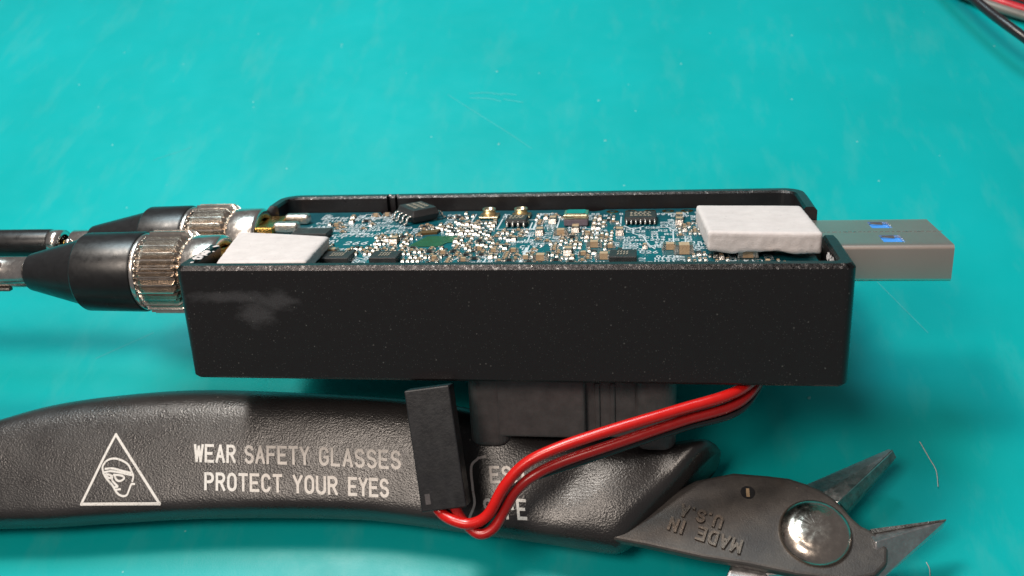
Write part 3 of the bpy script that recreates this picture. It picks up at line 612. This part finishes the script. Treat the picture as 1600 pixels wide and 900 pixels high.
# ------------------------------------------------------------------ coaxial adapters screwed to the housing's left end
def adapter(name, label, y, z, first):
    dx = .20 if first else .22
    th = thing(name, label, 'adapter', (0, y, z), True, 'coaxial adapters with knurled nuts')
    bm = bmesh.new(); prof = [(a_ + dx, b_) for a_, b_ in ((-4.34, .36), (-4.34, .455), (-4.30, .47), (-3.96, .47), (-3.93, .455), (-3.92, .42), (-3.92, .34), (-4.1, .33))]
    lathe_x(bm, prof, 72, closed=False); link_mesh('coupling_collar', bm, M['steel'], th, True)
    # knurled nut: teeth as real ridges
    bm = bmesh.new(); n = 32; rows = []
    for x, dr in ((-4.93, -.075), (-4.90, -.035), (-4.88, -.03), (-4.87, .0), (-4.40, .0), (-4.34, -.055), (-4.32, -.09)):
        ring = []
        for k in range(n):
            for f, rr in ((0, .54), (.12, .54), (.5, .435), (.6, .435)):
                a = 2 * math.pi * (k + f) / n; r = min(rr, .535 + dr) if x < -4.875 else (rr if dr > -.04 else rr + dr)
                ring.append(bm.verts.new((x + dx, r * math.cos(a), r * math.sin(a))))
        rows.append(ring)
    m = len(rows[0])
    for a, b in zip(rows, rows[1:]):
        for k in range(m): bm.faces.new((a[k], a[(k + 1) % m], b[(k + 1) % m], b[k]))
    bm.faces.new(rows[0]); bm.faces.new(rows[-1][::-1]); link_mesh('knurled_nut', bm, M['knurl'], th)
    bm = bmesh.new(); lathe_x(bm, [(-5.0 + dx, .44), (-5.0 + dx, .49), (-4.985 + dx, .50), (-4.94 + dx, .50), (-4.92 + dx, .48)], 64); link_mesh('polished_ring', bm, M['steel'], th, True)
    bm = bmesh.new(); xe = -6.44 if first else -6.34; xm = -5.60 if first else -5.40
    lathe_x(bm, [(xe, .13), (xe, .222), (xe + .03, .25), (xe + .1, .268), (xm - .02, .455), (xm - .004, .458), (xm, .500), (xm + .02, .512), (-5.02 + dx, .522), (-4.99 + dx, .51), (-4.97 + dx, .48)], 72, closed=False)
    e = link_mesh('black_sleeve', bm, M['sleeve'], th, True); es = e.modifiers.new('es', 'EDGE_SPLIT'); es.split_angle = R(28)
    if first:
        bm = bmesh.new(); lathe_x(bm, [(xe + .05, .205), (-7.9, .205)], 48)
        link_mesh('bayonet_barrel', bm, M['steel'], th, True)
        bm = bmesh.new(); bmesh.ops.create_cone(bm, cap_ends=True, segments=20, radius1=.048, radius2=.042, depth=.05, matrix=Matrix.Translation((-6.80, -.145, .150)) @ Matrix.Rotation(R(43), 4, 'X'))
        link_mesh('bayonet_pin', bm, M['shell'], th, True)
        bm = bmesh.new(); box(bm, -7.15, -6.7, -.18, -.10, -.215, -.17); bevel(link_mesh('locking_slot', bm, M['edge'], th), .015)
    else:
        bm = bmesh.new(); lathe_x(bm, [(xe + .05, .19), (-6.62, .19), (-6.64, .18), (-6.64, .12), (xe + .05, .12)], 48, closed=False); link_mesh('bayonet_barrel', bm, M['steel'], th, True)
        bm = bmesh.new(); lathe_x(bm, [(-6.80, .13), (-6.80, .19), (-6.98, .20), (-7.0, .17)], 48, closed=False); link_mesh('end_ring', bm, M['steel'], th, True)
        bm = bmesh.new(); n = 24
        rows = [[bm.verts.new((x, rr * math.cos(a), rr * math.sin(a))) for a in [R(170 + 200 * k / n) for k in range(n + 1)]] for x, rr in ((-6.9, .185), (-6.55, .185), (-6.55, .15), (-6.9, .15))]
        for a, b in zip(rows, rows[1:] + rows[:1]):
            for k in range(n): bm.faces.new((a[k], a[k + 1], b[k + 1], b[k]))
        link_mesh('half_barrel', bm, M['steel'], th, True)
        bm = bmesh.new(); bmesh.ops.create_uvsphere(bm, u_segments=16, v_segments=10, radius=.055, matrix=Matrix.Translation((-6.62, -.17, .06))); link_mesh('bayonet_pin', bm, M['steel'], th, True)
        bm = bmesh.new(); tube(bm, [Vector((x, 0, 0)) for x in (-6.75, -6.9)], .05); link_mesh('centre_pin', bm, M['gold'], th, True)
    bm = bmesh.new(); xs = -7.9 if first else -6.97
    lathe_x(bm, [(-13, .205), (xs - .03, .205), (xs - .005, .195), (xs, .16)], 48); link_mesh('cable_sleeve', bm, M['sleeve'], th, True)
adapter('coaxial_adapter', 'front coaxial adapter, black tapered sleeve and knurled nickel nut nearest the wire cutters', 1.15, -.435, True)
adapter('coaxial_adapter', 'rear coaxial adapter, partly hidden, joined to a thin black sleeve', 2.45, -.42, False)

# ------------------------------------------------------------------ cooling fan under the housing
fn = thing('cooling_fan', 'small square black cooling fan under the housing, resting on the cutter grip', 'fan', (0.72, 1.6, -HH - .003), True)
bm = bmesh.new(); prism(bm, rrect(-1.22, 1.22, -1.13, 1.13, .1), -.93, -.02); bevel(link_mesh('body', bm, M['fan'], fn), .02)
first = None
for i, (sx, sy) in enumerate(((-1, -1), (1, -1), (1, 1), (-1, 1))):
    if first is None:
        bm = bmesh.new(); prism(bm, rrect(-.25, .25, -.25, .25, .18), -1.05, 0); o = first = bevel(link_mesh('corner_post', bm, M['fan'], fn), .08, 4)
    else: o = first.copy(); COL.objects.link(o); o.parent = fn
    o.location = (sx * 1.0, sy * 1.0, 0)
bm = bmesh.new(); box(bm, -.98, .18, -1.235, -1.10, -.90, -.12); bevel(link_mesh('side_panel', bm, M['fan'], fn), .04, 3)
for x in (.29, .47): bm = bmesh.new(); box(bm, x, x + .06, -1.16, -1.10, -.80, -.2); bevel(link_mesh('rib', bm, M['fan'], fn), .015)
bm = bmesh.new(); bmesh.ops.create_cone(bm, cap_ends=True, segments=40, radius1=.55, radius2=.55, depth=.05, matrix=Matrix.Translation((0, 0, -.955))); link_mesh('hub', bm, M['fan'], fn)

# fan cable: black two-way socket and its wires, given in the box frame
fc = thing('fan_cable', 'red and black fan wires looping out of a black connector in front of the fan', 'cable', inbox=True)
A = Vector((-.87, -.05, -1.45)); Bv = Vector((-.665, -.50, -2.77)); ax = (Bv - A).normalized(); sx = Vector((1, 0, 0)); sx = (sx - ax * sx.dot(ax)).normalized(); ny = ax.cross(sx)
mt = Matrix((( *sx, 0), (*ny, 0), (*(-ax), 0), (0, 0, 0, 1))).transposed(); mt.translation = A
bm = bmesh.new(); box(bm, -.265, .265, -.13, .13, -1.40, 0); cn = link_mesh('connector', bm, M['plug'], fc); cn.matrix_local = mt; bevel(cn, .015, 2)
# latch window and end recess
bm = bmesh.new(); box(bm, -.20, -.14, .128, .134, -1.32, -1.20); box(bm, -.20, -.14, -.134, -.128, -1.32, -1.20); link_mesh('latch', bm, M['fan'], cn)
def wire(pts, r, m, nm='wire', par=fc):
    pts = list(pts)[:-1]; pts += [(pts[-1][0] + .40, pts[-1][1] + .6, -HH - r - .01)]; bm = bmesh.new(); tube(bm, smooth_path(pts, 14), r, 18); return link_mesh(nm, bm, m, par, True)
wire([(-0.920, -0.450, -2.528), (-0.758, -0.520, -2.784), (-0.584, -0.620, -2.848), (-0.355, -0.660, -2.863), (-0.152, -0.640, -2.742), (0.038, -0.580, -2.415), (0.271, -0.500, -2.169), (0.628, -0.420, -2.002), (1.264, -0.300, -1.811), (1.967, -0.150, -1.636), (2.603, 0.050, -1.502), (3.085, 0.300, -1.494)], .064, M['red'])
wire([(p[0] + .02, p[1] - .02, p[2] - .035) for p in [(-0.602, -0.500, -2.655), (-0.493, -0.550, -2.840), (-0.294, -0.660, -2.945), (-0.124, -0.640, -2.884), (-0.001, -0.560, -2.704), (0.134, -0.500, -2.477), (0.330, -0.440, -2.309), (0.651, -0.340, -2.176), (1.296, -0.220, -1.974), (1.985, -0.070, -1.771), (2.627, 0.120, -1.615), (3.132, 0.360, -1.578)]], .060, M['redd'])
wire([(p[0] + .02, p[1] - .06, p[2] - .055) for p in [(-0.731, -0.450, -2.734), (-0.571, -0.460, -2.850), (-0.320, -0.500, -2.917), (-0.169, -0.460, -2.791), (0.020, -0.400, -2.568), (0.207, -0.360, -2.393), (0.461, -0.300, -2.304), (0.823, -0.220, -2.207), (1.329, -0.120, -2.052), (2.012, 0.040, -1.868), (2.659, 0.200, -1.702), (3.179, 0.420, -1.638)]], .045, M['blackwire'])
bpy.data.objects['wire']['label'] = 'bright red wire on top'

# ------------------------------------------------------------------ wire cutters on the mat (world frame)
wc = thing('wire_cutters', 'black wire cutters with safety glasses warning printed on the grip', 'wire cutters', (0, 0, 0))
TOP = [(-12, -2.6), (-10, -1.5), (-8.6, -1.35), (-7.49, -.70), (-6.98, -.43), (-6.33, -.17), (-5.39, .01), (-4.44, .10), (-3.3, .09), (-2.29, .05), (-1.5, .0), (-.8, -.09), (-.2, -.24), (.4, -.42), (1.0, -.52), (1.94, -.56), (2.41, -.56), (2.7, -.62), (3.2, -.7)]
BOT = [(-12, -4.100), (-10, -2.900), (-8.6, -2.200), (-7.49, -1.950), (-6.6, -1.880), (-6.13, -1.850), (-5.37, -1.770), (-4.11, -1.650), (-2.84, -1.590), (-1.93, -1.580), (-1.26, -1.630), (-0.37, -1.730), (0.41, -1.810), (1.24, -1.910), (1.6, -1.920), (3.2, -1.960)]
def interp(T_, x):
    """cubic Hermite through the outline points, slopes from the neighbours"""
    n = len(T_); i = 0
    while i < n - 2 and x > T_[i + 1][0]: i += 1
    def slope(k):
        a, b = T_[max(k - 1, 0)], T_[min(k + 1, n - 1)]; return (b[1] - a[1]) / (b[0] - a[0])
    (xa, ya), (xb, yb) = T_[i], T_[i + 1]; h = xb - xa; t = max(0, min(1, (x - xa) / h)); t2, t3 = t * t, t * t * t
    return (2 * t3 - 3 * t2 + 1) * ya + (t3 - 2 * t2 + t) * h * slope(i) + (3 * t2 - 2 * t3) * yb + (t3 - t2) * h * slope(i + 1)
def sstep(a, b, x): t = max(0, min(1, (x - a) / (b - a))); return t * t * (3 - 2 * t)
ZC, EXP = .60, 2.5
def half_h(x): return .56 - .07 * sstep(-1.0, .6, x) + .03 * sstep(1.4, 2.2, x)
def bumps(x, u, x_=None):
    g0 = (.32 - .14 * sstep(-1.0, 0, x)) * u * (1 - abs(u) ** 3)
    g1 = math.exp(-((x + .25) / .33) ** 2 - ((u - .55) / .35) ** 2) * .10
    g2 = -math.exp(-((x - .75 - .4 * u) / .30) ** 2 - ((u + .1) / .6) ** 2) * .075
    g3 = -math.exp(-((x - 1.75 - .5 * u) / .25) ** 2 - ((u - .35) / .5) ** 2) * .06
    g4 = math.exp(-((x - 2.3) / .4) ** 2 - ((u - .6) / .45) ** 2) * .20
    return g0 + g1 + g2 + g3 + g4
def prof(u): return (1 - min(1, abs(u)) ** EXP) ** (1 / 2.1)
def top_z(x, y):
    yt, yb = interp(TOP, x), interp(BOT, x); a = (yt - yb) / 2; u = (y - (yt + yb) / 2) / a
    return ZC + half_h(x) * prof(u) + bumps(x, u)
def grip_mesh(flip=False):
    bm = bmesh.new(); NS, NA = 300, 64; x0 = -11; rows = []
    for i in range(NS + 1):
        s = i / NS; row = []
        for k in range(NA):
            th = 2 * math.pi * k / NA; u = math.cos(th) ; cu = math.copysign(abs(u) ** .85, u)
            xe = 1.29 + 1.35 * (cu + 1) / 2 - .10 * max(0, (cu - .62) / .38) ** 2; x = x0 + s * (xe - x0); yt, yb = interp(TOP, x), interp(BOT, x)
            e = xe - x; end = 1.0 if e > .26 else .5 + .5 * math.sqrt(max(0, 1 - (1 - e / .26) ** 2))
            es = x - x0; end2 = 1.0 if es > .6 else math.sqrt(max(.001, 1 - (1 - es / .6) ** 2))
            y = (yt + yb) / 2 + cu * (yt - yb) / 2 * end2 * (1 if e > .1 else 1)
            hz = half_h(x) * prof(cu) * end * end2; sg = 1 if math.sin(th) >= 0 else -1
            z = ZC + sg * hz + (bumps(x, cu) * end if sg > 0 else 0)
            row.append(bm.verts.new((x, y if not flip else -5.1 - y, z)))
        rows.append(row)
    for a, b in zip(rows, rows[1:]):
        for k in range(NA): bm.faces.new((a[k], a[(k + 1) % NA], b[(k + 1) % NA], b[k]))
    bm.faces.new(rows[0]); bm.faces.new(rows[-1][::-1]); bmesh.ops.remove_doubles(bm, verts=bm.verts[:], dist=1e-5); return bm
gp = link_mesh('grip', grip_mesh(), M['grip'], wc, True); gp['label'] = 'printed black pebbled grip'
g2 = link_mesh('grip', grip_mesh(True), M['grip'], wc, True)
onh = lambda x, y, l: (x, y, top_z(x, y) + .006 + l)
def letters(s, x, y, h, wd, place, par, m, ang=0.0, gap=.86, wx=1.0, raise_=0.0, **k):
    cx = 0
    for ch in s:
        adv = h * wx * (gap if ch not in ' .I' else (0.55 if ch == ' ' else 0.5 if ch == '.' else gap * 0.8))
        if ch != ' ':
            b = bmesh.new(); text(b, ch, x + math.cos(ang) * cx, y + math.sin(ang) * cx, h, wd, place, ang=ang, wx=wx, **k)
            if raise_:
                r = bmesh.ops.extrude_face_region(b, geom=b.faces[:])
                for v in [e for e in r['geom'] if isinstance(e, bmesh.types.BMVert)]: v.co.z += raise_
            link_mesh('letter', b, m, par, recalc=bool(raise_))
        cx += adv
def fit_text(s, x0, y0, x1, y1, h, wd):
    ln = sum(.86 * (1 if c not in ' .I' else (0.64 if c == ' ' else .58 if c == '.' else .8)) for c in s) - .28
    d = math.hypot(x1 - x0, y1 - y0); letters(s, x0, y0, h, wd, (lambda a_, b_, c_: onh(a_ - .13 * (b_ - y0), b_, c_)), gp, M['print'], ang=math.atan2(y1 - y0, x1 - x0), wx=d / (ln * h), sub=.05)
fit_text('WEAR SAFETY', -4.12, -1.11, -2.60, -1.10, .18, .033); fit_text('GLASSES', -2.45, -1.10, -1.41, -1.13, .18, .033)
fit_text('PROTECT', -3.93, -1.425, -2.92, -1.415, .175, .033); fit_text('YOUR', -2.76, -1.415, -2.20, -1.42, .175, .033); fit_text('EYES', -2.04, -1.42, -1.54, -1.435, .175, .033)
fit_text('ESD', -.24, -1.29, .16, -1.28, .165, .031); fit_text('SAFE', -.30, -1.66, .20, -1.66, .18, .033)
bm = bmesh.new()
stroke(bm, [(p.x, p.y) for p in smooth_path([(-.42, -1.02, 0), (-.50, -1.12, 0), (-.47, -1.35, 0), (-.44, -1.52, 0), (-.50, -1.66, 0)], 6)], .03, onh, sub=.05)
stroke(bm, [(-.42, -1.02), (-.34, -1.0)], .03, onh, sub=.05)
link_mesh('printed_arc', bm, M['print'], gp, recalc=False)
bm = bmesh.new()
def tri(pts, wd): stroke(bm, pts, wd, onh, sub=.04)
tri([(-5.25, -0.84), (-5.56, -1.67), (-4.52, -1.61), (-5.25, -0.84)], .032)
link_mesh('warning_triangle', bm, M['print'], gp, recalc=False); bm = bmesh.new()
def face(pts, wd): tri([(p.x, p.y) for p in smooth_path([(a - .06, -1.13 + (b + 1.13) * .77, 0) for a, b in pts], 4)], wd)
face([(-5.27, -1.35), (-5.29, -1.26), (-5.25, -1.17), (-5.16, -1.13), (-5.05, -1.15), (-4.95, -1.21), (-4.89, -1.31), (-4.86, -1.38), (-4.86, -1.45)], .024)
face([(-4.83, -1.49), (-4.87, -1.5), (-4.89, -1.6), (-4.91, -1.66), (-4.96, -1.68), (-5.04, -1.64), (-5.12, -1.53), (-5.19, -1.46), (-5.24, -1.4), (-5.27, -1.35)], .024)
face([(-5.26, -1.34), (-5.16, -1.32), (-5.01, -1.34), (-4.89, -1.36)], .024)
face([(-5.25, -1.29), (-5.15, -1.28), (-5.0, -1.31), (-4.9, -1.33)], .024)
face([(-5.23, -1.37), (-5.17, -1.38), (-5.15, -1.42), (-5.19, -1.42), (-5.23, -1.37)], .024)
face([(-5.12, -1.37), (-5.01, -1.38), (-4.98, -1.42), (-5.03, -1.46), (-5.08, -1.44), (-5.12, -1.37)], .024)
face([(-5.14, -1.39), (-5.13, -1.46), (-5.05, -1.54), (-5.08, -1.55)], .024)
face([(-5.06, -1.59), (-5.01, -1.58)], .024)

link_mesh('goggled_face', bm, M['print'], gp, recalc=False)
# steel head
HEAD = [(1.15, -1.84), (1.36, -1.60), (2.2, -1.05), (2.66, -.93), (3.06, -.955), (3.30, -.98), (3.5, -1.05), (3.65, -1.12), (3.78, -1.22), (3.88, -1.34), (3.96, -1.47), (4.05, -1.57), (4.17, -1.63), (4.25, -1.70), (4.30, -1.85), (4.27, -2.02), (4.12, -2.17), (3.85, -2.24), (3.3, -2.20), (2.75, -2.10), (2.26, -2.04), (1.6, -1.91)]
bm = bmesh.new(); prism(bm, HEAD, .665, .80); hd = link_mesh('head_plate', bm, M['dsteel'], wc); bevel(hd, .045, 3, 30)
bm = bmesh.new(); prism(bm, [(3.9, -1.4), (4.05, -1.9), (3.5, -2.1), (2.98, -2.15), (2.80, -3.4), (1.9, -3.4), (2.35, -2.6), (2.58, -2.02), (3.0, -1.6), (3.40, -1.02), (3.8, -1.15)], .22, .64)
bevel(link_mesh('lower_plate', bm, M['jaw'], wc), .03, 2)
bm = bmesh.new(); hull(bm, [(5.01, -1.43, .70), (5.0, -1.47, .62), (4.10, -1.64, .76), (4.16, -1.80, .86), (4.24, -2.10, .58), (4.1, -2.12, .50), (4.05, -1.66, .50), (4.98, -1.44, .52)])
j1 = link_mesh('jaw', bm, M['jaw'], wc); bevel(j1, .012, 2)
bm = bmesh.new(); hull(bm, [(4.14, -1.615, .80), (5.02, -1.415, .715), (5.02, -1.42, .58), (4.14, -1.62, .55), (4.16, -1.665, .80), (5.01, -1.435, .71)]); link_mesh('cutting_edge', bm, M['edge'], j1)
bm = bmesh.new(); hull(bm, [(3.36, -1.00, .50), (4.56, -.47, .66), (3.62, -1.15, .66), (3.84, -1.26, .74), (4.585, -.52, .70), (3.90, -1.30, .50), (4.59, -.54, .5), (3.36, -1.0, .25), (4.5, -.50, .45), (3.9, -1.3, .25)])
j2 = link_mesh('jaw', bm, M['jaw'], wc); bevel(j2, .010, 2)
bm = bmesh.new(); hull(bm, [(3.85, -1.245, .742), (4.58, -.505, .705), (4.64, -.55, .60), (3.97, -1.27, .56), (3.93, -1.30, .3), (4.62, -.55, .45), (3.88, -1.25, .4)]); link_mesh('cutting_edge', bm, M['edge'], j2)
# rivet
bm = bmesh.new(); n = 56; rp = [(.405, -.03), (.405, .02), (.395, .05), (.36, .085), (.31, .115), (.27, .13), (.25, .132), (.235, .142), (.15, .152), (.06, .155)]
rows = [[bm.verts.new((r * math.cos(2 * math.pi * k / n), r * math.sin(2 * math.pi * k / n), z + (random.uniform(-.003, .003) if r < .26 else 0))) for k in range(n)] for r, z in rp]
for a, b in zip(rows, rows[1:]):
    for k in range(n): bm.faces.new((a[k], a[(k + 1) % n], b[(k + 1) % n], b[k]))
bm.faces.new(rows[-1])
rv = link_mesh('rivet', bm, M['rivet'], wc, True); rv.location = (3.52, -1.69, .80)
bm = bmesh.new(); bmesh.ops.create_cone(bm, cap_ends=True, segments=28, radius1=.085, radius2=.085, depth=.012, matrix=Matrix.Translation((2.81, -1.2, .799))); link_mesh('plate_hole', bm, M['plug'], hd)
bm = bmesh.new(); box(bm, 2.79, 2.83, -1.26, -1.15, .806, .815, mtx=None); bevel(link_mesh('hole_glint', bm, M['inside'], hd), .004)  # tan sliver painted in as a glint on the black disc of the hole
a1 = math.atan2(.25, -.75)
for w_, x, y, hgt in (('MADE IN', 2.70, -1.83, .15), ('U.S.A', 2.50, -1.545, .14)):
    letters(w_, x, y, hgt, .030, lambda a_, b_, c_: (a_, b_, .8005 + c_), hd, M['worn'], ang=a1, gap=.92, raise_=.026, sub=10)

# ------------------------------------------------------------------ loose wires at the far right corner
def ring(cx, cy, r, z, wr, a0, a1, n=60, wob=.0):
    return [Vector((cx + r * math.cos(R(a0 + (a1 - a0) * k / n)), cy + r * math.sin(R(a0 + (a1 - a0) * k / n)), z + wob * math.sin(k * .35))) for k in range(n + 1)]
cw = thing('wire_coil', 'loose coil of red and grey insulated wire at the far right corner', 'wire', (10.6, 12.3, 0))
for i, (r_, z, m) in enumerate(((3.52, .12, 'greyw'), (3.38, .16, 'pink'), (3.22, .30, 'pink'), (3.02, .20, 'red'), (3.10, .45, 'redd'), (2.85, .40, 'pink'), (3.3, .5, 'redd'))):
    bm = bmesh.new(); tube(bm, ring(0, 0, r_, z, .08, 0, 357, 90, .03), .085, 12); link_mesh('wire_turn', bm, M[m], cw, True)
bm = bmesh.new(); tube(bm, smooth_path([(6.2, 13.0, .5), (7.0, 11.0, .62), (7.38, 9.75, .70), (7.75, 8.7, .72), (8.15, 7.9, .70), (9.2, 6.6, .4), (10.5, 5.6, .08)], 12), .085, 14)
tag(link_mesh('loose_wire', bm, M['blackwire'], None, True), 'single dark glossy wire arching over the mat in front of the red coil', 'wire')
def fibre(pts, label):
    bm = bmesh.new(); tube(bm, smooth_path(pts, 8), .006, 6); tag(link_mesh('lint_fibre', bm, M['fibre'], None, True), label, 'fibre', 'lint fibres')
fibre([(5.14, 0.03, 0.03), (5.21, -0.21, 0.03), (5.26, -0.39, 0.03), (5.24, -0.62, 0.03)], 'curved white lint fibre on the mat behind the cutter tips')
fibre([(4.91, -1.63, 0.03), (4.93, -1.71, 0.03), (4.92, -1.8, 0.03)], 'short white lint fibre at the bottom edge right of the cutter nose')
print('smd parts', cnt[0], 'objects', len(bpy.data.objects))
